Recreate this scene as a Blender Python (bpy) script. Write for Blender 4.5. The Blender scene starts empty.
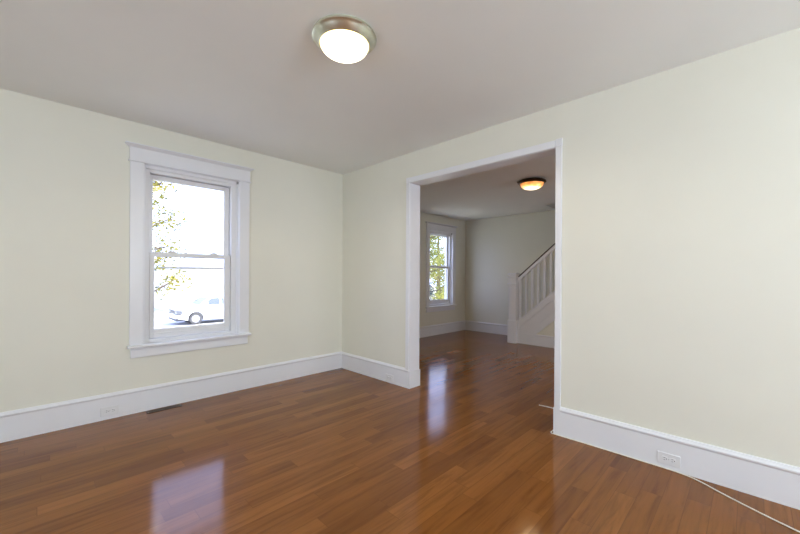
import bpy, bmesh, math, random
from mathutils import Vector, Matrix

# ------------------------------------------------------------------ camera, world, sun, area lights, exposure
scene = bpy.context.scene
COL = scene.collection
F_PX, YAW, CY, EYE, ROLL = 357.283, 0.77674, 275.505, 1.16737, 0.00599
cam_data = bpy.data.cameras.new('camera')
cam_data.sensor_width = 36.0
cam_data.lens = F_PX / 800.0 * 36.0
cam_data.shift_y = (CY - 267.0) / 800.0
cam_data.clip_start = 0.02
cam_data.clip_end = 500
cam = bpy.data.objects.new('camera', cam_data)
COL.objects.link(cam)
_F = Vector((math.cos(YAW), math.sin(YAW), 0)); _R = Vector((math.sin(YAW), -math.cos(YAW), 0)); _U = Vector((0, 0, 1))
_r = _R * math.cos(ROLL) + _U * math.sin(ROLL); _u = -_R * math.sin(ROLL) + _U * math.cos(ROLL); _b = -_F
cam.matrix_world = Matrix(((_r.x, _u.x, _b.x, 0), (_r.y, _u.y, _b.y, 0), (_r.z, _u.z, _b.z, EYE), (0, 0, 0, 1)))
scene.camera = cam

world = bpy.data.worlds.new('sky')
scene.world = world
world.use_nodes = True
wb = world.node_tree.nodes['Background']
wb.inputs['Color'].default_value = (0.50, 0.60, 1.0, 1)
wb.inputs['Strength'].default_value = 4.5

sun_d = bpy.data.lights.new('sun', 'SUN')
sun_d.energy = 16.0
sun_d.angle = 0.01
sun_d.color = (1.0, 0.93, 0.8)
sun = bpy.data.objects.new('sun', sun_d)
COL.objects.link(sun)
sun.rotation_euler = Vector((-0.75, 0.55, -0.75)).to_track_quat('-Z', 'Y').to_euler()


def area(name, loc, direction, sx, sy, power, color=(1, 1, 1), portal=False):
    d = bpy.data.lights.new(name, 'AREA')
    d.shape = 'RECTANGLE'; d.size = sx; d.size_y = sy; d.energy = power; d.color = color
    if portal:
        d.cycles.is_portal = True
    o = bpy.data.objects.new(name, d)
    COL.objects.link(o)
    o.location = loc
    o.rotation_euler = Vector(direction).to_track_quat('-Z', 'Y').to_euler()
    return o


LC = (0.90, 0.995, 0.99)
# fill lamps added for daylight at unseen windows; sky portals at the two in view
area('fill_lamp_west', (-2.66, 0.9, 1.45), (1, 0, 0.0), 1.2, 1.5, 36, LC)
area('fill_lamp_south', (1.2, -2.46, 1.45), (0, 1, 0.0), 1.6, 1.5, 50, LC)
area('fill_lamp_far', (4.3, -2.46, 1.4), (0, 1, 0), 1.2, 1.4, 14, (1.0, 0.90, 0.64))
area('sky_portal_near', (1.036, 3.90, 1.34), (0, -1, 0), 0.8, 1.5, 1, portal=True)
area('sky_portal_far', (5.60, 4.64, 1.34), (0, -1, 0), 0.8, 1.5, 1, portal=True)

vs = scene.view_settings
vs.view_transform = 'Standard'; vs.look = 'None'; vs.exposure = 0.19; vs.gamma = 1.0; vs.use_curve_mapping = False


# ------------------------------------------------------------------ materials
class NT:
    def __init__(self, name):
        self.m = bpy.data.materials.new(name); self.m.use_nodes = True
        self.t = self.m.node_tree
        self.bsdf = self.t.nodes['Principled BSDF']
        self.out = self.t.nodes['Material Output']

    def n(self, kind, **kw):
        nd = self.t.nodes.new(kind)
        for k, v in kw.items():
            setattr(nd, k, v)
        return nd

    def link(self, a, b): self.t.links.new(a, b)

    def math(self, op, a, b=None, c=None):
        nd = self.n('ShaderNodeMath', operation=op)
        for i, v in enumerate((a, b, c)):
            if v is None: continue
            if isinstance(v, (int, float)): nd.inputs[i].default_value = v
            else: self.link(v, nd.inputs[i])
        return nd.outputs[0]

    def ramp(self, fac, stops):
        nd = self.n('ShaderNodeValToRGB')
        el = nd.color_ramp.elements
        while len(el) < len(stops): el.new(0.5)
        for e, (p, c) in zip(el, stops):
            e.position = p; e.color = (*c, 1)
        self.link(fac, nd.inputs[0])
        return nd.outputs[0]


def plain(name, color, rough=0.5, metal=0.0, var=0.03, scale=6.0, bump=0.0, bscale=200.0, spec=None):
    k = NT(name)
    tc = k.n('ShaderNodeTexCoord')
    nz = k.n('ShaderNodeTexNoise'); nz.inputs['Scale'].default_value = scale; nz.inputs['Detail'].default_value = 3
    k.link(tc.outputs['Object'], nz.inputs['Vector'])
    lo = tuple(max(0, c * (1 - var)) for c in color); hi = tuple(min(1, c * (1 + var)) for c in color)
    k.link(k.ramp(nz.outputs[0], [(0.3, lo), (0.7, hi)]), k.bsdf.inputs['Base Color'])
    k.bsdf.inputs['Roughness'].default_value = rough
    k.bsdf.inputs['Metallic'].default_value = metal
    if spec is not None: k.bsdf.inputs['Specular IOR Level'].default_value = spec
    if bump:
        n2 = k.n('ShaderNodeTexNoise'); n2.inputs['Scale'].default_value = bscale; n2.inputs['Detail'].default_value = 2
        k.link(tc.outputs['Object'], n2.inputs['Vector'])
        b = k.n('ShaderNodeBump'); b.inputs['Strength'].default_value = bump; b.inputs['Distance'].default_value = 0.002
        k.link(n2.outputs[0], b.inputs['Height']); k.link(b.outputs[0], k.bsdf.inputs['Normal'])
    return k.m


def floor_material():
    k = NT('oak_plank_floor')
    W, L = 0.096, 0.92
    tc = k.n('ShaderNodeTexCoord'); sp = k.n('ShaderNodeSeparateXYZ')
    k.link(tc.outputs['Object'], sp.inputs[0])
    x, y = sp.outputs[0], sp.outputs[1]
    ys = k.math('DIVIDE', k.math('ADD', y, 20.02), W)
    row = k.math('FLOOR', ys); fy = k.math('FRACT', ys)
    wn = k.n('ShaderNodeTexWhiteNoise', noise_dimensions='1D'); k.link(row, wn.inputs['W'])
    sep = k.n('ShaderNodeSeparateColor'); k.link(wn.outputs['Color'], sep.inputs[0])
    ln = k.math('MULTIPLY_ADD', sep.outputs[1], 0.55, 0.55)          # plank length changes from row to row
    xs = k.math('DIVIDE', k.math('ADD', k.math('MULTIPLY_ADD', sep.outputs[0], 3.7, 20.0), x), ln)
    idx = k.math('FLOOR', xs); fx = k.math('FRACT', xs)
    cb = k.n('ShaderNodeCombineXYZ'); k.link(row, cb.inputs[0]); k.link(idx, cb.inputs[1])
    w2 = k.n('ShaderNodeTexWhiteNoise', noise_dimensions='2D'); k.link(cb.outputs[0], w2.inputs['Vector'])
    s2 = k.n('ShaderNodeSeparateColor'); k.link(w2.outputs['Color'], s2.inputs[0])
    # grain, stretched along the plank and shifted for each plank
    gv = k.n('ShaderNodeCombineXYZ')
    k.link(k.math('MULTIPLY_ADD', s2.outputs[1], 37.0, k.math('MULTIPLY', x, 2.2)), gv.inputs[0])
    k.link(k.math('MULTIPLY', y, 27.0), gv.inputs[1]); k.link(k.math('MULTIPLY', s2.outputs[2], 19.0), gv.inputs[2])
    g = k.n('ShaderNodeTexNoise'); g.inputs['Scale'].default_value = 1.0; g.inputs['Detail'].default_value = 5; g.inputs['Roughness'].default_value = 0.62
    g.inputs['Distortion'].default_value = 0.6
    k.link(gv.outputs[0], g.inputs['Vector'])
    base = k.ramp(s2.outputs[0], [(0.0, (0.180, 0.064, 0.0135)), (0.4, (0.226, 0.082, 0.0175)), (0.75, (0.248, 0.092, 0.0200)), (1.0, (0.276, 0.106, 0.0245))])
    gr = k.ramp(g.outputs[0], [(0.28, (0.66, 0.62, 0.58)), (0.5, (1, 1, 1)), (0.74, (1.16, 1.18, 1.2))])
    mx = k.n('ShaderNodeMix', data_type='RGBA', blend_type='MULTIPLY'); mx.inputs[0].default_value = 1.0
    k.link(base, mx.inputs[6]); k.link(gr, mx.inputs[7])
    # joints
    ey = k.math('MULTIPLY', k.math('MINIMUM', fy, k.math('SUBTRACT', 1.0, fy)), W)
    ex = k.math('MULTIPLY', k.math('MINIMUM', fx, k.math('SUBTRACT', 1.0, fx)), ln)
    e = k.math('MINIMUM', ey, ex)
    seam = k.math('SMOOTH_MIN', k.math('DIVIDE', e, 0.0022), 1.0, 0.1)
    mj = k.n('ShaderNodeMix', data_type='RGBA'); k.link(seam, mj.inputs[0])
    mj.inputs[6].default_value = (0.15, 0.053, 0.012, 1); k.link(mx.outputs[2], mj.inputs[7])
    k.link(mj.outputs[2], k.bsdf.inputs['Base Color'])
    # each board lies at a slightly different tilt
    tilt = k.n('ShaderNodeCombineXYZ')
    k.link(k.math('MULTIPLY_ADD', s2.outputs[1], 0.004, -0.002), tilt.inputs[0])
    k.link(k.math('ADD', k.math('MULTIPLY_ADD', s2.outputs[2], 0.006, -0.003), k.math('MULTIPLY_ADD', fy, 0.006, -0.003)), tilt.inputs[1])
    tilt.inputs[2].default_value = 0.0
    wv = k.n('ShaderNodeTexNoise'); wv.inputs['Scale'].default_value = 9.0; wv.inputs['Detail'].default_value = 2
    k.link(tc.outputs['Object'], wv.inputs['Vector'])
    hb = k.math('MULTIPLY', wv.outputs[0], 0.0002)
    bp = k.n('ShaderNodeBump'); bp.inputs['Strength'].default_value = 0.6; bp.inputs['Distance'].default_value = 1.0
    k.link(hb, bp.inputs['Height'])
    va = k.n('ShaderNodeVectorMath', operation='ADD'); k.link(bp.outputs[0], va.inputs[0]); k.link(tilt.outputs[0], va.inputs[1])
    vn = k.n('ShaderNodeVectorMath', operation='NORMALIZE'); k.link(va.outputs[0], vn.inputs[0])
    k.link(vn.outputs[0], k.bsdf.inputs['Normal'])
    k.link(k.math('MULTIPLY_ADD', g.outputs[0], 0.05, 0.095), k.bsdf.inputs['Roughness'])
    k.bsdf.inputs['IOR'].default_value = 1.32
    return k.m


def glass_material(name='window_glass'):
    k = NT(name)
    k.t.nodes.remove(k.bsdf)
    tr = k.n('ShaderNodeBsdfTransparent'); tr.inputs[0].default_value = (0.97, 0.98, 0.98, 1)
    gl = k.n('ShaderNodeBsdfGlossy'); gl.inputs['Roughness'].default_value = 0.01
    mx = k.n('ShaderNodeMixShader'); mx.inputs[0].default_value = 0.05
    k.link(tr.outputs[0], mx.inputs[1]); k.link(gl.outputs[0], mx.inputs[2]); k.link(mx.outputs[0], k.out.inputs[0])
    return k.m


def lamp_glass(name, stops, strength, radius, noise=0.0, tint=(0.85, 0.82, 0.75)):
    """lit frosted dome: hottest over the bulb in the middle, warmer toward the rim"""
    k = NT(name)
    tc = k.n('ShaderNodeTexCoord')
    sp = k.n('ShaderNodeSeparateXYZ'); k.link(tc.outputs['Object'], sp.inputs[0])
    r = k.math('SQRT', k.math('ADD', k.math('POWER', sp.outputs[0], 2.0), k.math('POWER', sp.outputs[1], 2.0)))
    f = k.math('DIVIDE', r, radius)
    if noise:
        nz = k.n('ShaderNodeTexNoise'); nz.inputs['Scale'].default_value = 14; nz.inputs['Detail'].default_value = 4
        k.link(tc.outputs['Object'], nz.inputs['Vector'])
        f = k.math('ADD', f, k.math('MULTIPLY_ADD', nz.outputs[0], noise, -noise / 2))
    k.link(k.ramp(f, stops), k.bsdf.inputs['Emission Color'])
    k.bsdf.inputs['Emission Strength'].default_value = strength
    k.bsdf.inputs['Base Color'].default_value = (*tint, 1)
    k.bsdf.inputs['Roughness'].default_value = 0.25
    return k.m


def siding_material():
    k = NT('white_clapboard')
    tc = k.n('ShaderNodeTexCoord'); sp = k.n('ShaderNodeSeparateXYZ'); k.link(tc.outputs['Object'], sp.inputs[0])
    f = k.math('FRACT', k.math('MULTIPLY', sp.outputs[2], 7.0))
    b = k.n('ShaderNodeBump'); b.inputs['Distance'].default_value = 0.02; k.link(f, b.inputs['Height'])
    k.link(b.outputs[0], k.bsdf.inputs['Normal'])
    k.bsdf.inputs['Base Color'].default_value = (0.8, 0.8, 0.78, 1); k.bsdf.inputs['Roughness'].default_value = 0.7
    return k.m


M = dict(
    wall=plain('cream_wall_paint', (0.80, 0.787, 0.675), 0.55, var=0.012, scale=2.5, bump=0.10, bscale=350),
    ceil=plain('ceiling_white_paint', (0.885, 0.895, 0.865), 0.8, var=0.012, scale=2.0, bump=0.1, bscale=300),
    trim=plain('white_trim_paint', (0.82, 0.825, 0.838), 0.32, var=0.012, scale=4.0, bump=0.03, bscale=90),
    vinyl=plain('white_vinyl', (0.80, 0.80, 0.80), 0.35, var=0.01),
    floor=floor_material(),
    glass=glass_material(),
    nickel=plain('brushed_nickel', (0.74, 0.76, 0.64), 0.36, 1.0, var=0.05, scale=30),
    bronze=plain('dark_bronze', (0.075, 0.05, 0.035), 0.4, 0.8, var=0.2, scale=20),
    dark=plain('dark_slot', (0.015, 0.014, 0.012), 0.6),
    register=plain('brown_register_metal', (0.09, 0.055, 0.03), 0.4, 0.4, var=0.15, scale=30),
    plastic=plain('white_plastic', (0.80, 0.80, 0.80), 0.3, var=0.01),
    cable=plain('white_cable_jacket', (0.90, 0.86, 0.72), 0.4, var=0.04, scale=12),
    darkwood=plain('dark_stained_wood', (0.05, 0.028, 0.018), 0.3, var=0.3, scale=15),
    steel=plain('grey_steel', (0.35, 0.35, 0.34), 0.35, 0.9),
    tread=plain('oak_tread', (0.20, 0.075, 0.025), 0.25, var=0.25, scale=12),
    grass=plain('lawn_and_soil', (0.5, 0.5, 0.40), 0.9, var=0.15, scale=1.5),
    road=plain('pale_asphalt', (0.5, 0.5, 0.5), 0.9, var=0.08, scale=3),
    walk=plain('concrete', (0.5, 0.49, 0.46), 0.9, var=0.08, scale=3),
    paint=plain('white_car_paint', (0.84, 0.84, 0.84), 0.25, var=0.005),
    tyre=plain('tyre_rubber', (0.05, 0.05, 0.052), 0.75, var=0.1),
    rim=plain('alloy_wheel', (0.72, 0.72, 0.73), 0.35, 0.3),
    carglass=plain('tinted_car_glass', (0.10, 0.12, 0.17), 0.06, var=0.05),
    blackplastic=plain('black_trim_plastic', (0.045, 0.045, 0.05), 0.5),
    lens=plain('headlight_lens', (0.10, 0.11, 0.13), 0.1),
    siding=siding_material(),
    coping=plain('grey_coping', (0.12, 0.12, 0.12), 0.6),
    housewin=plain('house_window_glass', (0.50, 0.50, 0.50), 0.3),
    bark=plain('bark', (0.14, 0.10, 0.07), 0.9, var=0.3, scale=20),
    shingle=plain('outer_siding', (0.6, 0.6, 0.57), 0.8),
)


def leaf_mat(name, a, b):
    k = NT(name)
    oi = k.n('ShaderNodeTexCoord'); nz = k.n('ShaderNodeTexNoise'); nz.inputs['Scale'].default_value = 3.5; nz.inputs['Detail'].default_value = 4
    k.link(oi.outputs['Object'], nz.inputs['Vector'])
    col = k.ramp(nz.outputs[0], [(0.36, a), (0.62, b)])
    k.t.nodes.remove(k.bsdf)
    df = k.n('ShaderNodeBsdfDiffuse'); tl = k.n('ShaderNodeBsdfTranslucent')
    k.link(col, df.inputs[0]); k.link(col, tl.inputs[0])
    mx = k.n('ShaderNodeMixShader'); mx.inputs[0].default_value = 0.35
    k.link(df.outputs[0], mx.inputs[1]); k.link(tl.outputs[0], mx.inputs[2]); k.link(mx.outputs[0], k.out.inputs[0])
    return k.m


M['leaf_yellow'] = leaf_mat('yellow_green_leaves', (0.10, 0.11, 0.02), (0.34, 0.30, 0.06))
M['leaf_green'] = leaf_mat('green_leaves', (0.09, 0.11, 0.03), (0.28, 0.30, 0.10))
M['leaf_lime'] = leaf_mat('lime_leaves', (0.18, 0.19, 0.04), (0.42, 0.40, 0.12))
M['leaf_blue'] = leaf_mat('blue_spruce_needles', (0.025, 0.035, 0.05), (0.045, 0.06, 0.08))


# ------------------------------------------------------------------ mesh helpers
def box(bm, x0, x1, y0, y1, z0, z1):
    v = [bm.verts.new(p) for p in ((x0, y0, z0), (x1, y0, z0), (x1, y1, z0), (x0, y1, z0), (x0, y0, z1), (x1, y0, z1), (x1, y1, z1), (x0, y1, z1))]
    for f in ((0, 3, 2, 1), (4, 5, 6, 7), (0, 1, 5, 4), (1, 2, 6, 5), (2, 3, 7, 6), (3, 0, 4, 7)):
        bm.faces.new([v[i] for i in f])
    return bm


def prism(bm, pts, axis, a, b):
    """polygon pts (in the two other axes, in axis order) extruded along axis from a to b"""
    def P(p, t):
        c = list(p); c.insert(axis, t); return tuple(c)
    va = [bm.verts.new(P(p, a)) for p in pts]; vb = [bm.verts.new(P(p, b)) for p in pts]
    n = len(pts)
    fs = [bm.faces.new(va), bm.faces.new(vb)]
    for i in range(n):
        fs.append(bm.faces.new((va[i], va[(i + 1) % n], vb[(i + 1) % n], vb[i])))
    bmesh.ops.recalc_face_normals(bm, faces=fs)
    return bm


def lathe(bm, prof, cx=0, cy=0, cz=0, seg=64, axis=2):
    rings = []
    for r, z in prof:
        if r < 1e-6:
            rings.append([bm.verts.new(_ax(axis, 0, 0, z, cx, cy, cz))])
        else:
            rings.append([bm.verts.new(_ax(axis, r * math.cos(2 * math.pi * i / seg), r * math.sin(2 * math.pi * i / seg), z, cx, cy, cz)) for i in range(seg)])
    fs = []
    for a, b in zip(rings, rings[1:]):
        for i in range(seg):
            j = (i + 1) % seg
            if len(a) == 1 and len(b) == 1: continue
            if len(a) == 1: fs.append(bm.faces.new((a[0], b[i], b[j])))
            elif len(b) == 1: fs.append(bm.faces.new((a[i], a[j], b[0])))
            else: fs.append(bm.faces.new((a[i], a[j], b[j], b[i])))
    bmesh.ops.recalc_face_normals(bm, faces=fs)
    return bm


def _ax(axis, u, v, w, cx, cy, cz):
    if axis == 2: return (cx + u, cy + v, cz + w)
    if axis == 1: return (cx + u, cy + w, cz + v)
    return (cx + w, cy + u, cz + v)


def tube(bm, pts, r, seg=8):
    pts = [Vector(p) for p in pts]
    rr = r if isinstance(r, (list, tuple)) else [r] * len(pts)
    rings = []
    for i, p in enumerate(pts):
        t = (pts[min(i + 1, len(pts) - 1)] - pts[max(i - 1, 0)]).normalized()
        up = Vector((0, 0, 1)) if abs(t.z) < 0.95 else Vector((1, 0, 0))
        a = t.cross(up).normalized(); b = a.cross(t)
        rings.append([bm.verts.new(p + (a * math.cos(2 * math.pi * k / seg) + b * math.sin(2 * math.pi * k / seg)) * rr[i]) for k in range(seg)])
    fs = [bm.faces.new(rings[0]), bm.faces.new(rings[-1])]
    for A, B in zip(rings, rings[1:]):
        for k in range(seg):
            fs.append(bm.faces.new((A[k], A[(k + 1) % seg], B[(k + 1) % seg], B[k])))
    bmesh.ops.recalc_face_normals(bm, faces=fs)
    return bm


def smooth_path(pts, n=8):
    out = []
    P = [Vector(p) for p in pts]
    for i in range(len(P) - 1):
        p0, p1, p2, p3 = P[max(i - 1, 0)], P[i], P[i + 1], P[min(i + 2, len(P) - 1)]
        for k in range(n):
            t = k / n
            out.append(0.5 * ((2 * p1) + (p2 - p0) * t + (2 * p0 - 5 * p1 + 4 * p2 - p3) * t * t + (3 * p1 - p0 - 3 * p2 + p3) * t ** 3))
    out.append(P[-1])
    return out


def nb(): return bmesh.new()


def obj(name, bm, mat, parent=None, bevel=0.0, smooth=False, local=False):
    me = bpy.data.meshes.new(name)
    bm.to_mesh(me); bm.free()
    if smooth:
        for p in me.polygons: p.use_smooth = True
        try:
            me.set_sharp_from_angle(angle=math.radians(38))
        except Exception:
            pass
    me.materials.append(mat)
    o = bpy.data.objects.new(name, me)
    COL.objects.link(o)
    if bevel:
        m = o.modifiers.new('bevel', 'BEVEL'); m.width = bevel; m.segments = 2; m.limit_method = 'ANGLE'; m.angle_limit = math.radians(40)
    if parent is not None:
        o.parent = parent
        if not local and parent.parent is None and parent.type == 'EMPTY':
            o.location = -parent.location
    return o


def tag(o, label, cat, group=None, kind=None):
    o['label'] = label; o['category'] = cat
    if group: o['group'] = group
    if kind: o['kind'] = kind
    return o


def thing(name, label, cat, loc=(0, 0, 0), rz=0.0, group=None, kind=None):
    o = bpy.data.objects.new(name, None); COL.objects.link(o)
    o.location = loc; o.rotation_euler = (0, 0, rz); o.empty_display_size = 0.1
    return tag(o, label, cat, group, kind)


def copy_tree(o, parent=None):
    c = o.copy(); COL.objects.link(c)
    if parent is not None: c.parent = parent
    for ch in list(o.children):
        copy_tree(ch, c)
    return c


def struct(name, bm, mat, label, cat, bevel=0.0):
    o = obj(name, bm, mat, None, bevel)
    return tag(o, label, cat, kind='structure')


# ------------------------------------------------------------------ the room shell
XR, YL = 2.7128, 3.6910            # right wall face, left wall face (near room)
XR2 = XR + 0.14                    # far face of the dividing wall
YF, XF = 4.431, 6.534              # far room: window wall face, end wall face
XW, YS = -2.6, -2.4                # the walls behind the photographer
ZC, ZF = 2.44, 2.362               # ceilings
OP0, OP1, OPZ = 1.042, 2.518, 2.124    # cased opening
T = 0.17


def wall_x(bm, y0, y1, x0, x1, z0, z1, holes):
    """wall running along x with rectangular holes (x0,x1,z0,z1)"""
    cur = x0
    for hx0, hx1, hz0, hz1 in sorted(holes):
        box(bm, cur, hx0, y0, y1, z0, z1)
        box(bm, hx0, hx1, y0, y1, z0, hz0); box(bm, hx0, hx1, y0, y1, hz1, z1)
        cur = hx1
    box(bm, cur, x1, y0, y1, z0, z1)
    return bm


def wall_y(bm, x0, x1, y0, y1, z0, z1, holes):
    cur = y0
    for hy0, hy1, hz0, hz1 in sorted(holes):
        box(bm, x0, x1, cur, hy0, z0, z1)
        if hz0 > z0: box(bm, x0, x1, hy0, hy1, z0, hz0)
        box(bm, x0, x1, hy0, hy1, hz1, z1)
        cur = hy1
    box(bm, x0, x1, cur, y1, z0, z1)
    return bm


# window openings: x range between the casings
W1 = (0.636, 1.432); W2 = (5.305, 6.055); WZ0, WZ1 = 0.56, 2.110

struct('floor', box(nb(), XW - T, XF + T, YS - T, YF + T, -0.20, 0.0), M['floor'], 'glossy reddish brown oak plank floor through both rooms', 'floor')
struct('ceiling', box(nb(), XW - T, XR2, YS - T, YL + T, ZC, ZC + 0.2), M['ceil'], 'pale painted ceiling of the near room', 'ceiling')
bm = nb()                                                        # far ceiling, open above the stairs
SW0, SW1, SWX = -0.10, 2.467, 5.963
box(bm, XR2, SWX, YS - T, YF + T, ZF, ZF + 0.24)
box(bm, SWX, XF, SW1, YF + T, ZF, ZF + 0.24); box(bm, SWX, XF, YS - T, SW0, ZF, ZF + 0.24)
struct('ceiling_far', bm, M['ceil'], 'ceiling of the room beyond the opening, open over the stairs', 'ceiling')

struct('wall_left', wall_x(nb(), YL, YL + T, XW - T, XR, 0, ZC + 0.02, [(W1[0], W1[1], WZ0, WZ1)]), M['wall'], 'cream wall with the near window', 'wall')
struct('wall_right', wall_y(nb(), XR, XR2, YS - T, YF + T, 0, ZC + 0.02, [(OP0 - 0.018, OP1 + 0.018, 0, OPZ + 0.018)]), M['wall'], 'cream wall with the wide cased opening', 'wall')
struct('wall_west', wall_y(nb(), XW - T, XW, YS, YL, 0, ZC + 0.02, [(0.3, 1.5, 0.7, 2.2)]), M['wall'], 'cream wall behind the viewer on the left', 'wall')
struct('wall_south', wall_x(nb(), YS - T, YS, XW - T, XR, 0, ZC + 0.02, [(0.4, 2.0, 0.7, 2.2)]), M['wall'], 'cream wall behind the viewer on the right', 'wall')
struct('wall_far_left', wall_x(nb(), YF, YF + T, XR2, XF + T, 0, ZF + 0.02, [(W2[0], W2[1], WZ0, WZ1 - 0.055)]), M['wall'], 'cream wall with the window in the far room', 'wall')
struct('wall_far_end', box(nb(), XF, XF + T, YS - T, YF, 0, 5.0), M['wall'], 'cream end wall behind the stairs', 'wall')
struct('wall_far_south', wall_x(nb(), YS - T, YS, XR2, XF, 0, ZF + 0.02, [(3.7, 4.9, 0.7, 2.1)]), M['wall'], 'cream south wall of the far room', 'wall')
bm = nb()                                                        # upstairs shaft over the stairs
box(bm, SWX - 0.1, SWX, SW0 - 0.1, SW1 + 0.1, ZF + 0.24, 5.0)
box(bm, SWX, XF, SW1, SW1 + 0.1, ZF + 0.24, 5.0); box(bm, SWX, XF, SW0 - 1.2, SW0 - 1.1, ZF + 0.24, 5.0)
box(bm, SWX - 0.1, SWX, SW0 - 1.2, SW0 - 0.1, ZF + 0.24, 5.0)
struct('wall_stairwell', bm, M['wall'], 'upper stairwell walls seen through the ceiling opening', 'wall')
struct('ceiling_stairwell', box(nb(), SWX - 0.1, XF + T, SW0 - 1.2, SW1 + 0.1, 5.0, 5.1), M['ceil'], 'ceiling at the top of the stairwell', 'ceiling')


# baseboards: tall flat board with a moulded cap, profile in (offset from wall, z)
def base_prof(h=0.205, t=0.017):
    return [(0, 0), (t, 0), (t, h - 0.034), (t + 0.002, h - 0.031), (t + 0.007, h - 0.025), (t + 0.007, h - 0.017), (t - 0.002, h - 0.008), (t - 0.007, h), (0, h)]


def base_x(bm, face_y, sgn, x0, x1, h=0.205):
    return prism(bm, [(face_y + sgn * o, z) for o, z in base_prof(h)], 0, x0, x1)


def base_y(bm, face_x, sgn, y0, y1, h=0.205):
    return prism(bm, [(face_x + sgn * o, z) for o, z in base_prof(h)], 1, y0, y1)


struct('baseboard_left', base_x(nb(), YL, -1, XW, XR), M['trim'], 'tall white baseboard under the near window', 'baseboard')
bm = base_y(nb(), XR, -1, OP1 - 0.001, YL - 0.017, 0.200)
box(bm, XR - 0.017, XR2 + 0.012, OP1 - 0.012, OP1 - 0.001, 0, 0.172)
struct('baseboard_corner', bm, M['trim'], 'short white baseboard between the corner and the opening', 'baseboard')
bm = base_y(nb(), XR, -1, YS, OP0 - 0.046, 0.208)
box(bm, XR - 0.017, XR, OP0 - 0.046, OP0 - 0.004, 0, 0.196)
box(bm, XR - 0.017, XR2 + 0.012, OP0 - 0.004, OP0 + 0.002, 0, 0.196)
struct('baseboard_right', bm, M['trim'], 'tall white baseboard right of the opening', 'baseboard')
struct('baseboard_far_left', base_x(nb(), YF, -1, XR2, XF), M['trim'], 'white baseboard under the far room window', 'baseboard')
struct('baseboard_far_end', base_y(nb(), XF, -1, 2.95, YF - 0.017), M['trim'], 'white baseboard on the end wall left of the newel post', 'baseboard')
bm = base_y(nb(), XR2, 1, OP1 + 0.05, YF - 0.02); base_y(bm, XR2, 1, YS, OP0 - 0.05)
struct('baseboard_far_right', bm, M['trim'], 'white baseboard on the far side of the dividing wall', 'baseboard')
bm = base_y(nb(), XW, 1, YS, YL - 0.02); base_x(bm, YS, 1, XW + 0.02, XR - 0.02)
struct('baseboard_back', bm, M['trim'], 'white baseboard behind the viewer', 'baseboard')

# cased opening
t1 = thing('trim_1', 'white casing and jambs of the wide opening between the rooms', 'door casing', (XR, (OP0 + OP1) / 2, 0), kind='structure')
obj('jamb', box(nb(), XR - 0.004, XR2 + 0.004, OP1, OP1 + 0.018, 0, OPZ), M['trim'], t1, 0.0015)
obj('jamb', box(nb(), XR - 0.004, XR2 + 0.004, OP0 - 0.018, OP0, 0, OPZ), M['trim'], t1, 0.0015)
obj('head_jamb', box(nb(), XR - 0.004, XR2 + 0.004, OP0 - 0.018, OP1 + 0.018, OPZ, OPZ + 0.018), M['trim'], t1, 0.0015)
for fx0, fx1 in ((XR - 0.016, XR), (XR2, XR2 + 0.016)):
    obj('side_casing', box(nb(), fx0, fx1, OP1 + 0.004, OP1 + 0.050, 0.17, OPZ + 0.003), M['trim'], t1, 0.003)
    obj('side_casing', box(nb(), fx0, fx1, OP0 - 0.047, OP0 - 0.002, 0.19, OPZ + 0.003), M['trim'], t1, 0.003)
    bm = box(nb(), fx0, fx1, OP0 - 0.001, OP1 + 0.003, OPZ + 0.003, OPZ + 0.056)
    obj('head_casing', bm, M['trim'], t1, 0.003)
    obj('corner_block', box(nb(), fx0, fx1, OP0 - 0.049, OP0 - 0.002, OPZ + 0.004, OPZ + 0.062), M['trim'], t1, 0.003)
    obj('corner_block', box(nb(), fx0, fx1, OP1 + 0.004, OP1 + 0.052, OPZ + 0.004, OPZ + 0.058), M['trim'], t1, 0.003)


# ------------------------------------------------------------------ windows
def rect_frame(bm, x0, x1, z0, z1, y0, y1, l, r, b, t):
    box(bm, x0, x0 + l, y0, y1, z0, z1); box(bm, x1 - r, x1, y0, y1, z0, z1)
    box(bm, x0 + l, x1 - r, y0, y1, z0, z0 + b); box(bm, x0 + l, x1 - r, y0, y1, z1 - t, z1)
    return bm


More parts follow.
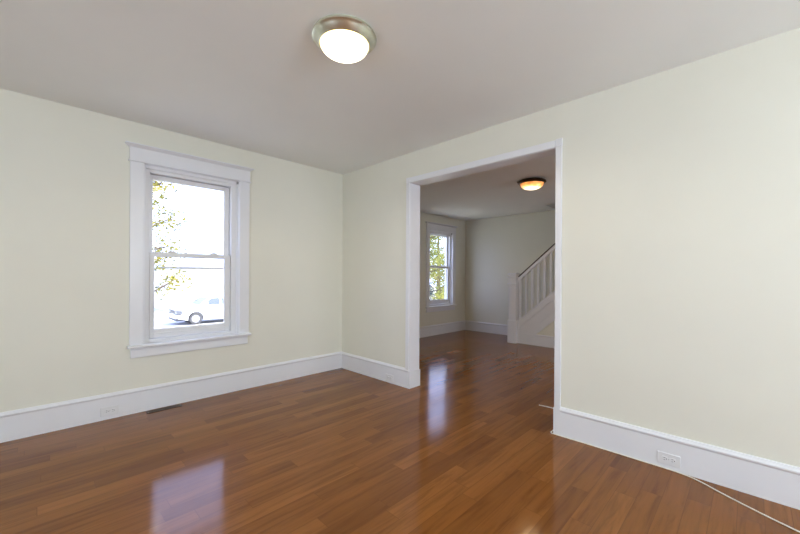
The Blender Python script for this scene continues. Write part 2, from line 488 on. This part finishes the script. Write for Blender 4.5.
def make_window(n, wx, yw, cas_l, cas_r, label, fw=0.046, fr=0.058, st=0.058, dt=0.0):
    x0, x1 = wx
    w = thing('window_%d' % n, label, 'window', ((x0 + x1) / 2, yw, 0), kind='structure')
    TR = M['trim']
    obj('side_casing', box(nb(), cas_l, x0, yw - 0.02, yw, 0.570, 2.108 + dt), TR, w, 0.002)
    obj('side_casing', box(nb(), x1, cas_r, yw - 0.02, yw, 0.570, 2.108 + dt), TR, w, 0.002)
    bm = box(nb(), cas_l - 0.004, cas_r + 0.004, yw - 0.023, yw, 2.119 + dt, 2.229 + dt)
    h = obj('head_casing', bm, TR, w, 0.002)
    obj('bead', box(nb(), cas_l - 0.013, cas_r + 0.013, yw - 0.030, yw, 2.107 + dt, 2.118 + dt), TR, h, 0.004)
    # crown that flares outward
    bm = nb()
    a = [(cas_l - 0.006, yw - 0.024), (cas_r + 0.006, yw - 0.024), (cas_r + 0.006, yw), (cas_l - 0.006, yw)]
    f = 0.030
    b_ = [(cas_l - 0.006 - f, yw - 0.024 - f), (cas_r + 0.006 + f, yw - 0.024 - f), (cas_r + 0.006 + f, yw), (cas_l - 0.006 - f, yw)]
    vs_ = [[bm.verts.new((x, y, z)) for x, y in p] for p, z in ((a, 2.224 + dt), (b_, 2.246 + dt), (b_, 2.252 + dt))]
    for A, B in zip(vs_, vs_[1:]):
        for i in range(4):
            bm.faces.new((A[i], A[(i + 1) % 4], B[(i + 1) % 4], B[i]))
    bm.faces.new(vs_[0]); bm.faces.new(vs_[-1])
    bmesh.ops.recalc_face_normals(bm, faces=bm.faces[:])
    obj('crown', bm, TR, h, 0.001)
    obj('stool', box(nb(), cas_l - 0.014, cas_r + 0.014, yw - 0.055, yw + 0.03, 0.550, 0.571), TR, w, 0.005)
    obj('apron', box(nb(), cas_l + 0.010, cas_r - 0.010, yw - 0.019, yw, 0.463, 0.550), TR, w, 0.003)
    # painted jamb liner and stops
    bm = nb()
    rect_frame(bm, x0 - 0.001, x1 + 0.001, 0.555, 2.111 + dt, yw - 0.002, yw + T, 0.006, 0.006, 0.006, 0.006)
    obj('jamb_liner', bm, TR, w)
    bm = rect_frame(nb(), x0 + 0.005, x1 - 0.005, 0.561, 2.105 + dt, yw + 0.018, yw + 0.034, 0.012, 0.012, 0.010, 0.028)
    obj('inner_stop', bm, TR, w, 0.002)
    # replacement vinyl unit
    fx0, fx1 = x0 + 0.005, x1 - 0.005
    bm = rect_frame(nb(), fx0, fx1, 0.561, 2.105 + dt, yw + 0.034, yw + 0.125, fw, fr, 0.040, 0.056)
    obj('frame', bm, M['vinyl'], w, 0.003)
    obj('light_block_lip', rect_frame(nb(), fx0, fx1, 0.561, 2.105 + dt, yw + 0.118, yw + 0.150, fw + 0.020, fr + 0.020, 0.052, 0.072), M['vinyl'], w)  # lip added to block outside light in the sash gaps
    s0, s1 = fx0 + fw + 0.0035, fx1 - fr - 0.0035
    zm = 1.342
    up = obj('sash', rect_frame(nb(), s0, s1, zm - 0.018, 2.045 + dt, yw + 0.086, yw + 0.114, 0.028, st - 0.010, 0.040, 0.042 + dt * 0.4), M['vinyl'], w, 0.003)
    obj('pane', box(nb(), s0 + 0.03, s1 - 0.03, yw + 0.098, yw + 0.102, zm + 0.018, 2.030 + dt), M['glass'], up)
    lo = obj('sash', rect_frame(nb(), s0, s1, 0.605, zm + 0.018, yw + 0.050, yw + 0.080, 0.034, st - 0.006, 0.074, 0.036), M['vinyl'], w, 0.003)
    obj('pane', box(nb(), s0 + 0.035, s1 - 0.035, yw + 0.063, yw + 0.067, 0.672, zm - 0.018), M['glass'], lo)
    obj('glazing_bead', rect_frame(nb(), s0 + 0.033, s1 - st + 0.007, 0.678, zm - 0.017, yw + 0.058, yw + 0.063, 0.005, 0.005, 0.007, 0.005), M['vinyl'], lo)
    for fr in (0.26, 0.78):
        cx = s0 + (s1 - s0) * fr
        bm = box(nb(), cx - 0.035, cx + 0.035, yw + 0.052, yw + 0.080, zm + 0.018, zm + 0.027)
        box(bm, cx - 0.022, cx + 0.022, yw + 0.056, yw + 0.074, zm + 0.027, zm + 0.036)
        obj('sash_lock', bm, M['vinyl'], lo, 0.003)
    obj('lift_rail', box(nb(), s0 + 0.03, s1 - 0.03, yw + 0.042, yw + 0.051, 0.640, 0.650), M['vinyl'], lo, 0.002)
    # old roller shade bracket in the upper corner
    bm = box(nb(), x1 - 0.022, x1 - 0.006, yw - 0.001, yw + 0.016, 2.078 + dt, 2.102 + dt)
    obj('shade_bracket', bm, M['steel'], w, 0.002)
    return w


make_window(1, W1, YL, 0.541, 1.529, 'white sash window with a car visible beyond it, in the near room')
make_window(2, W2, YF, 5.210, 6.147, 'white sash window filled with green foliage, in the far room', 0.030, 0.034, 0.044, -0.055)


def back_window(n, along, a0, a1, z0, z1, face, sgn, label):  # unseen windows, added to house the fill lamps
    """windows behind the viewer: casing, frame, meeting rail"""
    w = thing('window_%d' % n, label, 'window', ((a0 + a1) / 2, face, 0) if along == 0 else (face, (a0 + a1) / 2, 0), kind='structure')
    def bx(bm, p0, p1, q0, q1, zz0, zz1):
        q0, q1 = sorted((q0, q1))
        return box(bm, p0, p1, q0, q1, zz0, zz1) if along == 0 else box(bm, q0, q1, p0, p1, zz0, zz1)
    bm = nb(); i = face; o = face + sgn * 0.02
    bx(bm, a0 - 0.1, a0, i, o, z0, z1); bx(bm, a1, a1 + 0.1, i, o, z0, z1); bx(bm, a0 - 0.1, a1 + 0.1, i, o, z1, z1 + 0.12)
    bx(bm, a0 - 0.12, a1 + 0.12, i, face + sgn * 0.05, z0 - 0.02, z0); bx(bm, a0 - 0.1, a1 + 0.1, i, o, z0 - 0.1, z0 - 0.02)
    obj('casing', bm, M['trim'], w)
    bm = nb(); i = face - sgn * 0.06; o = face - sgn * 0.10; zc = (z0 + z1) / 2
    bx(bm, a0, a0 + 0.05, i, o, z0, z1); bx(bm, a1 - 0.05, a1, i, o, z0, z1); bx(bm, a0 + 0.05, a1 - 0.05, i, o, z0, z0 + 0.05)
    bx(bm, a0 + 0.05, a1 - 0.05, i, o, z1 - 0.05, z1); bx(bm, a0 + 0.05, a1 - 0.05, i, o, zc - 0.02, zc + 0.02)
    s = obj('sash', bm, M['vinyl'], w)
    obj('pane', bx(nb(), a0 + 0.05, a1 - 0.05, face - sgn * 0.078, face - sgn * 0.082, z0 + 0.05, z1 - 0.05), M['glass'], s)


back_window(3, 1, 0.3, 1.5, 0.7, 2.2, XW, 1, 'unseen white window added for light on the wall behind the viewer, left')
back_window(4, 0, 0.4, 2.0, 0.7, 2.2, YS, 1, 'unseen wide white window added for light on the wall behind the viewer')
back_window(5, 0, 3.7, 4.9, 0.7, 2.1, YS, 1, 'unseen white window added for light on the hidden south wall of the far room')

# ------------------------------------------------------------------ stairs
XS = 5.895                       # face of the closed string
SL = 0.872                       # rise per metre of run
def ztop(y): return 0.416 + SL * (2.873 - y)
st = thing('staircase', 'white staircase with square newel post and balusters in the far room', 'staircase', (5.87, 2.965, 0))
nx0, nx1, ny0, ny1 = 5.825, 5.960, 2.908, 3.043
npst = obj('newel_post', box(nb(), nx0, nx1, ny0, ny1, 0.0, 1.19), M['trim'], st, 0.003)
obj('base_block', box(nb(), nx0 - 0.014, nx1 + 0.014, ny0 - 0.014, ny1 + 0.014, 0, 0.398), M['trim'], npst, 0.006)
obj('collar', box(nb(), nx0 - 0.018, nx1 + 0.018, ny0 - 0.018, ny1 + 0.018, 1.026, 1.048), M['trim'], npst, 0.006)
bm = box(nb(), nx0 - 0.020, nx1 + 0.020, ny0 - 0.020, ny1 + 0.020, 1.136, 1.160)
obj('neck_moulding', bm, M['trim'], npst, 0.008)
bm = box(nb(), nx0 - 0.014, nx1 + 0.014, ny0 - 0.014, ny1 + 0.014, 1.182, 1.214)
box(bm, nx0 + 0.004, nx1 - 0.004, ny0 + 0.004, ny1 - 0.004, 1.212, 1.226)
obj('cap', bm, M['trim'], npst, 0.004)
bm = nb()                        # recessed panel lines on the shaft
for fx in (nx0 - 0.004,):
    for a, b, c, d in ((ny0 + 0.012, ny0 + 0.030, 0.44, 0.99), (ny1 - 0.030, ny1 - 0.012, 0.44, 0.99)):
        box(bm, fx, nx0, a, b, c, d)
obj('panel_strip', bm, M['trim'], npst, 0.0015)
YE = 0.10
ybot = 2.81
def zbot(y): return ztop(y) - 0.482
poly = [(2.908, 0.0), (2.908, ztop(2.908)), (YE, ztop(YE)), (YE, zbot(YE)), (2.674, zbot(2.674) ), (2.674 + zbot(2.674) / SL, 0.0)]
sg = obj('stringer', prism(nb(), poly, 0, XS, XS + 0.04), M['trim'], st, 0.002)
def band(y0, y1, off0, off1, xa, xb):
    return prism(nb(), [(y0, ztop(y0) - off0), (y1, ztop(y1) - off0), (y1, ztop(y1) - off1), (y0, ztop(y0) - off1)], 0, xa, xb)
obj('shoe_rail', band(2.908, YE, -0.006, 0.022, XS - 0.012, XS + 0.052), M['trim'], sg, 0.003)
obj('moulding', band(2.908, YE, 0.118, 0.140, XS - 0.020, XS + 0.001), M['trim'], sg, 0.003)
obj('moulding', band(2.53, YE, 0.325, 0.340, XS - 0.010, XS + 0.001), M['trim'], sg, 0.0015)
obj('moulding', band(2.69, YE, 0.458, 0.486, XS - 0.020, XS + 0.001), M['trim'], sg, 0.003)
def zrail(y): return 1.152 + SL * (2.906 - y)
hr = obj('handrail', prism(nb(), [(2.908, zrail(2.908) - 0.085), (YE, zrail(YE) - 0.085), (YE, zrail(YE) - 0.018), (2.908, zrail(2.908) - 0.018)], 0, XS - 0.008, XS + 0.048), M['trim'], st, 0.006)
cp = obj('rail_cap', prism(nb(), [(2.908, zrail(2.908) - 0.018), (YE, zrail(YE) - 0.018), (YE, zrail(YE) + 0.004), (2.908, zrail(2.908) + 0.004)], 0, XS - 0.014, XS + 0.054), M['darkwood'], hr, 0.005)
y = 2.868
while y > YE + 0.05:
    q = [(y - 0.016, ztop(y - 0.016)), (y + 0.016, ztop(y + 0.016)), (y + 0.016, zrail(y + 0.016) - 0.083), (y - 0.016, zrail(y - 0.016) - 0.083)]
    obj('baluster', prism(nb(), q, 0, XS + 0.004, XS + 0.036), M['trim'], st, 0.002)
    y -= 0.105
RISE = 0.19; RUN = RISE / SL
for k in range(12):
    yk = 2.83 - k * RUN; zk = (k + 1) * RISE
    obj('riser', box(nb(), XS + 0.04, XF - 0.002, yk - 0.018, yk, zk - RISE, zk - 0.026), M['trim'], st)
    obj('tread', box(nb(), XS + 0.04, XF - 0.002, yk - RUN - 0.001, yk + 0.024, zk - 0.026, zk), M['tread'], st, 0.004)
# wall closing the space below the string
poly = [(2.66, 0.0), (0.10, 0.0), (0.10, zbot(0.10) + 0.03), (2.66, zbot(2.66) + 0.03)]
struct('wall_stair', prism(nb(), poly, 0, XS + 0.012, XS + 0.035), M['wall'], 'cream triangular wall below the staircase string', 'wall')
bm = prism(nb(), [(XS + 0.012, 0), (XS + 0.003, 0), (XS + 0.003, 0.166), (XS - 0.003, 0.172), (XS - 0.003, 0.18), (XS + 0.008, 0.190), (XS + 0.012, 0.190)], 1, 0.10, 2.80)
struct('baseboard_stair', bm, M['trim'], 'white baseboard below the staircase', 'baseboard')

# ------------------------------------------------------------------ ceiling lights
def ceiling_light(loc, label, metal, glass, prof_pan, prof_glass, finial=None, watts=26, color=(1, 0.90, 0.72)):
    l = thing('ceiling_light', label, 'ceiling light', loc)
    obj('pan', lathe(nb(), prof_pan), metal, l, smooth=True, local=True)
    g = obj('glass_dome', lathe(nb(), prof_glass), glass, l, smooth=True, local=True)
    ld = bpy.data.lights.new('bulb', 'SPOT'); ld.spot_size = math.radians(172); ld.spot_blend = 0.35; ld.energy = watts; ld.color = color; ld.shadow_soft_size = 0.09
    lo = bpy.data.objects.new('bulb', ld); COL.objects.link(lo); lo.parent = l; lo.location = (0, 0, prof_glass[-1][1] - 0.02)
    if finial:
        for a in finial:
            bm = lathe(nb(), [(0, -0.010), (0.006, -0.008), (0.010, 0.0), (0.006, 0.008), (0, 0.010)], a[0], a[1], a[2], 16)
            obj('thumb_screw', bm, metal, l, smooth=True, local=True)
    return l


LG1 = lamp_glass('lit_frosted_glass', [(0.0, (1.0, 0.93, 0.80)), (0.7, (1.0, 0.90, 0.72)), (0.92, (1.0, 0.74, 0.36)), (1.0, (0.75, 0.48, 0.18))], 5.0, 0.131)
LG2 = lamp_glass('lit_amber_glass', [(0.0, (1.0, 0.86, 0.66)), (0.62, (1.0, 0.74, 0.42)), (0.82, (0.62, 0.28, 0.08)), (1.0, (0.22, 0.07, 0.012))], 2.6, 0.138, noise=0.45, tint=(0.5, 0.26, 0.10))
R1 = 0.170
pan1 = [(0, 0.0), (R1 - 0.012, 0.0), (R1 - 0.004, -0.004), (R1, -0.012), (R1 - 0.001, -0.018), (R1 - 0.010, -0.024), (R1 - 0.014, -0.030), (R1 - 0.033, -0.050), (R1 - 0.038, -0.054), (R1 - 0.042, -0.053), (R1 - 0.045, -0.044), (0, -0.044)]
dome1 = [(0.126 * math.cos(a), -0.050 - 0.058 * math.sin(a)) for a in [i * math.pi / 2 / 14 for i in range(15)]]
dome1[-1] = (0.0, dome1[-1][1])
ceiling_light((1.145, 1.549, ZC), 'lit round ceiling light with brushed nickel rim in the near room', M['nickel'], LG1, pan1, [(0.126, -0.040)] + dome1)
R2 = 0.166
pan2 = [(0, 0.0), (R2 - 0.05, 0.0), (R2 - 0.02, -0.005), (R2 - 0.002, -0.018), (R2 + 0.002, -0.028), (R2 - 0.006, -0.036), (R2 - 0.018, -0.044), (R2 - 0.022, -0.048), (R2 - 0.027, -0.040), (0, -0.040)]
dome2 = [(0.138 * math.cos(a), -0.044 - 0.074 * math.sin(a)) for a in [i * math.pi / 2 / 14 for i in range(15)]]
dome2[-1] = (0.0, dome2[-1][1])
_d = Vector((-0.70, 0.71, 0)) * (R2 + 0.008)
ceiling_light((4.311, 1.949, ZF), 'lit bronze ceiling light with amber bowl in the far room', M['bronze'], LG2, pan2, dome2, [(_d.x, _d.y, -0.030), (R2 + .008, 0, -0.030), (-.1, -R2, -0.030)], watts=17, color=(1, 0.72, 0.42))

# ------------------------------------------------------------------ outlets on the baseboards (local: plate faces -y, long side along x)
ot = thing('wall_outlet', 'white double outlet in the baseboard near the floor register', 'outlet', (0.417, YL - 0.017, 0.067), 0.0, 'outlets in the baseboards')
pl = obj('plate', box(nb(), -0.0575, 0.0575, -0.006, 0.0, -0.035, 0.035), M['plastic'], ot, 0.003, local=True)
for sx in (-0.0195, 0.0195):
    r = obj('receptacle', prism(nb(), [(sx + 0.0165 * math.cos(a), max(-0.0125, min(0.0125, 0.0165 * math.sin(a)))) for a in [2 * math.pi * i / 24 + 0.01 for i in range(24)]], 1, -0.0085, -0.004), M['plastic'], ot, local=True)
    bm = box(nb(), sx - 0.005, sx + 0.004, -0.0089, -0.0078, 0.0050, 0.0072)
    box(bm, sx - 0.005, sx + 0.003, -0.0089, -0.0078, -0.0072, -0.0052)
    lathe(bm, [(0, -0.0089), (0.0026, -0.0089), (0.0026, -0.0078)], sx + 0.0095, 0, 0, 12, axis=1)
    obj('slots', bm, M['dark'], r, local=True)
obj('screw', lathe(nb(), [(0, -0.0078), (0.002, -0.0074), (0.0026, -0.0055)], 0, 0, 0, 12, axis=1), M['steel'], ot, local=True)
o2 = copy_tree(ot); o2.location = (XR - 0.017, 2.800, 0.056); o2.rotation_euler = (0, 0, -math.pi / 2)
o2['label'] = 'white double outlet in the short baseboard between the corner and the opening'
o3 = copy_tree(ot); o3.location = (XR - 0.017, 0.352, 0.062); o3.rotation_euler = (0, 0, -math.pi / 2)
o3['label'] = 'white double outlet right of the opening, above the white cable'

# floor register
rg = thing('floor_register', 'narrow brown metal floor register against the baseboard below the window', 'floor vent', (0.782, 3.618, 0.0))
bm = nb()
box(bm, -0.130, 0.130, -0.033, -0.022, 0.0, 0.005); box(bm, -0.130, 0.130, 0.022, 0.033, 0.0, 0.005)
box(bm, -0.130, -0.112, -0.022, 0.022, 0.0, 0.005); box(bm, 0.112, 0.130, -0.022, 0.022, 0.0, 0.005)
obj('frame', bm, M['register'], rg, 0.0015, local=True)
obj('duct_opening', box(nb(), -0.112, 0.112, -0.022, 0.022, 0.0002, 0.0012), M['dark'], rg, local=True)
for i in range(17):
    x = -0.104 + i * 0.013
    obj('slat', box(nb(), x - 0.002, x + 0.002, -0.022, 0.022, 0.0012, 0.0042), M['register'], rg, local=True)

# cable along the floor
cr = 0.0035
zc = cr + 0.0005
path = [(3.189, 1.363, zc), (3.200, 1.235, zc), (3.150, 1.10, zc), (3.02, 1.068, zc), (2.89, 1.066, zc), (2.74, 1.064, zc), (2.690, 1.055, zc), (2.686, 1.00, zc),
        (2.690, 0.80, zc), (2.690, 0.55, zc), (2.689, 0.36, zc), (2.680, 0.27, zc), (2.655, 0.205, zc), (2.600, 0.118, zc), (2.543, 0.017, zc), (2.495, -0.075, zc), (2.454, -0.164, zc), (2.38, -0.34, zc), (2.30, -0.60, zc), (2.26, -0.9, zc)]
cb = obj('cable', tube(nb(), smooth_path(path, 6), cr, 8), M['cable'], None, smooth=True)
tag(cb, 'thin white cable lying along the baseboard and out across the floor', 'cable')

# ------------------------------------------------------------------ outdoors
GZ = -1.86
struct('ground', box(nb(), -40, 80, 4.75, 90, GZ - 0.3, GZ), M['grass'], 'lawn outside the windows', 'ground')
struct('road', box(nb(), -40, 80, 19.5, 28.5, GZ, GZ + 0.02), M['road'], 'pale street outside the near window', 'road')
struct('sidewalk', box(nb(), -40, 80, 16.6, 18.4, GZ, GZ + 0.03), M['walk'], 'pale sidewalk before the street', 'sidewalk')

# white building across the street
hb = thing('building', 'white low building across the street beyond the near window', 'building', (15.5, 36, GZ))
Y0B = 33.0
obj('wall', box(nb(), 7.4, 24, Y0B, Y0B + 8, GZ, 1.62), M['siding'], hb)
obj('roof_edge', box(nb(), 7.1, 24.3, Y0B - 0.35, Y0B + 8.3, 1.66, 1.78), M['coping'], hb)
for wx in (8.6, 10.8, 12.6, 15.5, 18.0, 20.5):
    f = obj('window', rect_frame(nb(), wx - 0.5, wx + 0.5, -0.5, 0.85, Y0B - 0.05, Y0B, 0.08, 0.08, 0.08, 0.08), M['trim'], hb)
    obj('pane', box(nb(), wx - 0.42, wx + 0.42, Y0B - 0.02, Y0B + 0.01, -0.42, 0.77), M['housewin'], f)

# parked white vehicle, nose toward -x
CX, CYN = 5.70, 23.6             # nose x, near side y
car = thing('car', 'white car parked in the street beyond the near window', 'car', (CX + 2.3, CYN + 0.95, GZ + 0.02))
GL = GZ + 0.02
def arc(cx, cz, r, a0, a1, n=10):
    return [(cx + r * math.cos(a0 + (a1 - a0) * i / n), cz + r * math.sin(a0 + (a1 - a0) * i / n)) for i in range(n + 1)]
wf, wr, wrad = CX + 0.98, CX + 3.85, 0.36
prof = [(CX + 0.02, 0.42), (CX + 0.55, 0.28)] + arc(wf, 0.36, 0.43, math.radians(192), math.radians(-12)) + arc(wr, 0.36, 0.43, math.radians(192), math.radians(-12)) + \
       [(CX + 4.70, 0.34), (CX + 4.80, 0.60), (CX + 4.78, 1.10), (CX + 1.26, 1.12), (CX + 1.05, 1.07), (CX + 0.35, 0.97), (CX + 0.06, 0.88), (CX, 0.62)]
body = obj('body', prism(nb(), [(x, GL + z) for x, z in prof], 1, CYN, CYN + 1.9), M['paint'], car, 0.045, smooth=True)
cabp = [(CX + 1.09, 1.09), (CX + 1.74, 1.60), (CX + 1.99, 1.69), (CX + 4.25, 1.70), (CX + 4.60, 1.62), (CX + 4.76, 1.09)]
bm = nb()
vA = [bm.verts.new((x, CYN + (0.03 if z < 1.2 else 0.17), GL + z)) for x, z in cabp]
vB = [bm.verts.new((x, CYN + 1.9 - (0.03 if z < 1.2 else 0.17), GL + z)) for x, z in cabp]
bm.faces.new(vA); bm.faces.new(vB)
for i in range(len(cabp)):
    bm.faces.new((vA[i], vA[(i + 1) % 6], vB[(i + 1) % 6], vB[i]))
bmesh.ops.recalc_face_normals(bm, faces=bm.faces[:])
obj('cabin', bm, M['paint'], body, 0.03, smooth=True)
def side_glass(x0b, x1b, x0t, x1t, side):
    yb, yt, e = ((CYN + 0.036, CYN + 0.135, -0.008), (CYN + 1.864, CYN + 1.765, 0.008))[side]
    bm = nb()
    v = [(x0b, yb + e, GL + 1.15), (x1b, yb + e, GL + 1.15), (x1t, yt + e, GL + 1.55), (x0t, yt + e, GL + 1.55)]
    a = [bm.verts.new(p) for p in v]; b = [bm.verts.new((p[0], p[1] - e * 2, p[2])) for p in v]
    bm.faces.new(a); bm.faces.new(b)
    for i in range(4): bm.faces.new((a[i], a[(i + 1) % 4], b[(i + 1) % 4], b[i]))
    bmesh.ops.recalc_face_normals(bm, faces=bm.faces[:])
    return bm
for side in (0, 1):
    for g4 in ((1.42, 2.34, 1.86, 2.32), (2.46, 3.60, 2.48, 3.60), (3.72, 4.45, 3.72, 4.35)):
        obj('side_window', side_glass(*(CX + g for g in g4), side), M['carglass'], car)
bm = nb()
v = [(CX + 1.19, CYN + 0.15, GL + 1.175), (CX + 1.19, CYN + 1.75, GL + 1.175), (CX + 1.69, CYN + 1.68, GL + 1.565), (CX + 1.69, CYN + 0.22, GL + 1.565)]
a = [bm.verts.new((p[0] - 0.012, p[1], p[2] + 0.012)) for p in v]; b = [bm.verts.new(p) for p in v]
bm.faces.new(a); bm.faces.new(b)
for i in range(4): bm.faces.new((a[i], a[(i + 1) % 4], b[(i + 1) % 4], b[i]))
bmesh.ops.recalc_face_normals(bm, faces=bm.faces[:])
obj('windshield', bm, M['carglass'], car)
for wx in (wf, wr):
    for yy, s in ((CYN + 0.02, 1), (CYN + 1.88, -1)):
        wh = obj('wheel', lathe(nb(), [(0.21, 0.0), (0.33, 0.0), (wrad, 0.03), (wrad, 0.19), (0.33, 0.22), (0.21, 0.22)], wx, yy if s > 0 else yy - 0.22, GL + wrad, 32, axis=1), M['tyre'], car, smooth=True)
        yo = yy + (0.03 if s > 0 else -0.03)
        bm = lathe(nb(), [(0, 0.0), (0.05, -0.012 * s), (0.20, 0.004 * s), (0.235, -0.015 * s), (0.235, 0.05 * s)], wx, yo, GL + wrad, 32, axis=1)
        obj('rim', bm, M['rim'], wh, smooth=True)
obj('grille', box(nb(), CX - 0.012, CX + 0.05, CYN + 0.55, CYN + 1.35, GL + 0.66, GL + 0.86), M['blackplastic'], car, 0.01)
bmp = obj('bumper', box(nb(), CX - 0.10, CX + 0.12, CYN + 0.04, CYN + 1.86, GL + 0.42, GL + 0.60), M['paint'], car, 0.03)
obj('air_intake', box(nb(), CX - 0.02, CX + 0.5, CYN + 0.06, CYN + 1.84, GL + 0.26, GL + 0.42), M['blackplastic'], bmp, 0.02)
for y0, y1 in ((CYN - 0.008, CYN + 0.50), (CYN + 1.40, CYN + 1.908)):
    h = obj('headlight', box(nb(), CX - 0.015, CX + 0.26, y0, y1, GL + 0.66, GL + 0.86), M['lens'], car, 0.02)
    bm = box(nb(), CX - 0.022, CX + 0.24, y0 - 0.006, y1 + 0.006, GL + 0.845, GL + 0.875)
    box(bm, CX - 0.022, CX + 0.24, y0 - 0.006, y1 + 0.006, GL + 0.635, GL + 0.665)
    obj('headlight_surround', bm, M['blackplastic'], h)
for y0 in (CYN - 0.16, CYN + 1.90):
    obj('mirror', box(nb(), CX + 1.50, CX + 1.62, y0, y0 + 0.16, GL + 1.14, GL + 1.30), M['paint'], car, 0.02)
for x0 in (CX + 2.14, CX + 3.42):
    obj('door_handle', box(nb(), x0, x0 + 0.16, CYN - 0.018, CYN + 0.01, GL + 0.98, GL + 1.01), M['blackplastic'], car, 0.005)
obj('rocker', box(nb(), wf + 0.45, wr - 0.45, CYN + 0.03, CYN + 1.87, GL + 0.24, GL + 0.30), M['blackplastic'], car)


# trees
def leaf_cloud(seed, clusters, n, size):
    rnd = random.Random(seed)
    verts, faces = [], []
    tot = sum(c[2] for c in clusters)
    for (cx, cy, cz), rad, wt in clusters:
        for _ in range(int(n * wt / tot)):
            d = Vector((rnd.gauss(0, 1), rnd.gauss(0, 1), rnd.gauss(0, 1))).normalized() * rad * rnd.random() ** 0.45
            p = Vector((cx, cy, cz)) + Vector((d.x, d.y, d.z * 0.85))
            a = Vector((rnd.gauss(0, 1), rnd.gauss(0, 1), rnd.gauss(0, 0.6))).normalized()
            b = a.cross(Vector((rnd.gauss(0, 1), rnd.gauss(0, 1), rnd.gauss(0, 1)))).normalized()
            s = size * rnd.uniform(0.6, 1.25)
            i = len(verts)
            verts += [tuple(p - a * s), tuple(p + b * s * 0.45 - a * 0.1 * s), tuple(p + a * s), tuple(p - b * s * 0.45 - a * 0.1 * s)]
            faces.append((i, i + 1, i + 2, i + 3))
    me = bpy.data.meshes.new('foliage'); me.from_pydata(verts, [], faces)
    return me


def tree(label, base, height, spread, seed, leaf, n_leaves, leaf_size, n_branch=9, low=0.3, group=None, crad=0.5, name='tree', cat='tree'):
    rnd = random.Random(seed)
    t = thing(name, label, cat, base, 0, group)
    bm = nb(); clusters = []
    tr = height * 0.022 + 0.02
    tube(bm, [(0, 0, -0.05), (0.02, 0.01, height * 0.4), (-0.03, 0.03, height * 0.75), (0, 0, height * 0.96)], [tr, tr * 0.8, tr * 0.45, tr * 0.15], 8)
    for i in range(n_branch):
        z0 = height * (low + (0.92 - low) * i / max(1, n_branch - 1))
        a = i * 2.4 + rnd.uniform(-.4, .4)
        L = spread * (1.0 - 0.55 * abs((z0 / height) - 0.5) * 1.6) * rnd.uniform(0.75, 1.1)
        e = Vector((math.cos(a) * L, math.sin(a) * L, z0 + L * rnd.uniform(0.15, 0.5)))
        m = Vector((math.cos(a) * L * 0.5, math.sin(a) * L * 0.5, z0 + L * 0.12))
        tube(bm, [(0, 0, z0), m, e], [tr * 0.35, tr * 0.22, tr * 0.06], 6)
        for k in range(3):
            q = m.lerp(e, rnd.uniform(0.2, 1)); w = q + Vector((rnd.uniform(-1, 1), rnd.uniform(-1, 1), rnd.uniform(-.2, .8))) * L * 0.35
            tube(bm, [q, w], [tr * 0.12, tr * 0.04], 5)
            clusters.append((tuple(w), crad * rnd.uniform(0.7, 1.2), 1.0))
        clusters.append((tuple(e), crad, 1.2)); clusters.append((tuple(m), crad * 0.9, 0.8))
    obj('trunk', bm, M['bark'], t, smooth=True, local=True)
    me = leaf_cloud(seed + 7, clusters, n_leaves, leaf_size)
    me.materials.append(leaf)
    f = bpy.data.objects.new('foliage', me); COL.objects.link(f); f.parent = t
    return t


tree('sparse yellow green tree close outside the near window', (1.68, 11.0, GZ), 5.9, 1.05, 5, M['leaf_yellow'], 5000, 0.052, 15, 0.42, crad=0.42)
G = 'trees beyond the far window'
tree('green leafy tree behind the upper left of the far window', (15.2, 13.2, GZ), 6.3, 1.9, 11, M['leaf_green'], 9000, 0.065, 13, 0.2, G, 0.65)
tree('light green tree behind the upper right of the far window', (21.5, 17.0, GZ), 7.2, 2.7, 23, M['leaf_lime'], 15000, 0.085, 15, 0.15, G, 0.85)
tree('low yellow green shrub at the lower right of the far window', (13.3, 9.95, GZ), 2.3, 0.7, 31, M['leaf_lime'], 1500, 0.06, 8, 0.15, None, 0.35, 'shrub', 'shrub')
tree('bluish dark shrub at the lower left of the far window', (13.4, 11.55, GZ), 2.4, 0.7, 37, M['leaf_blue'], 3000, 0.06, 9, 0.1, None, 0.4, 'shrub', 'shrub')
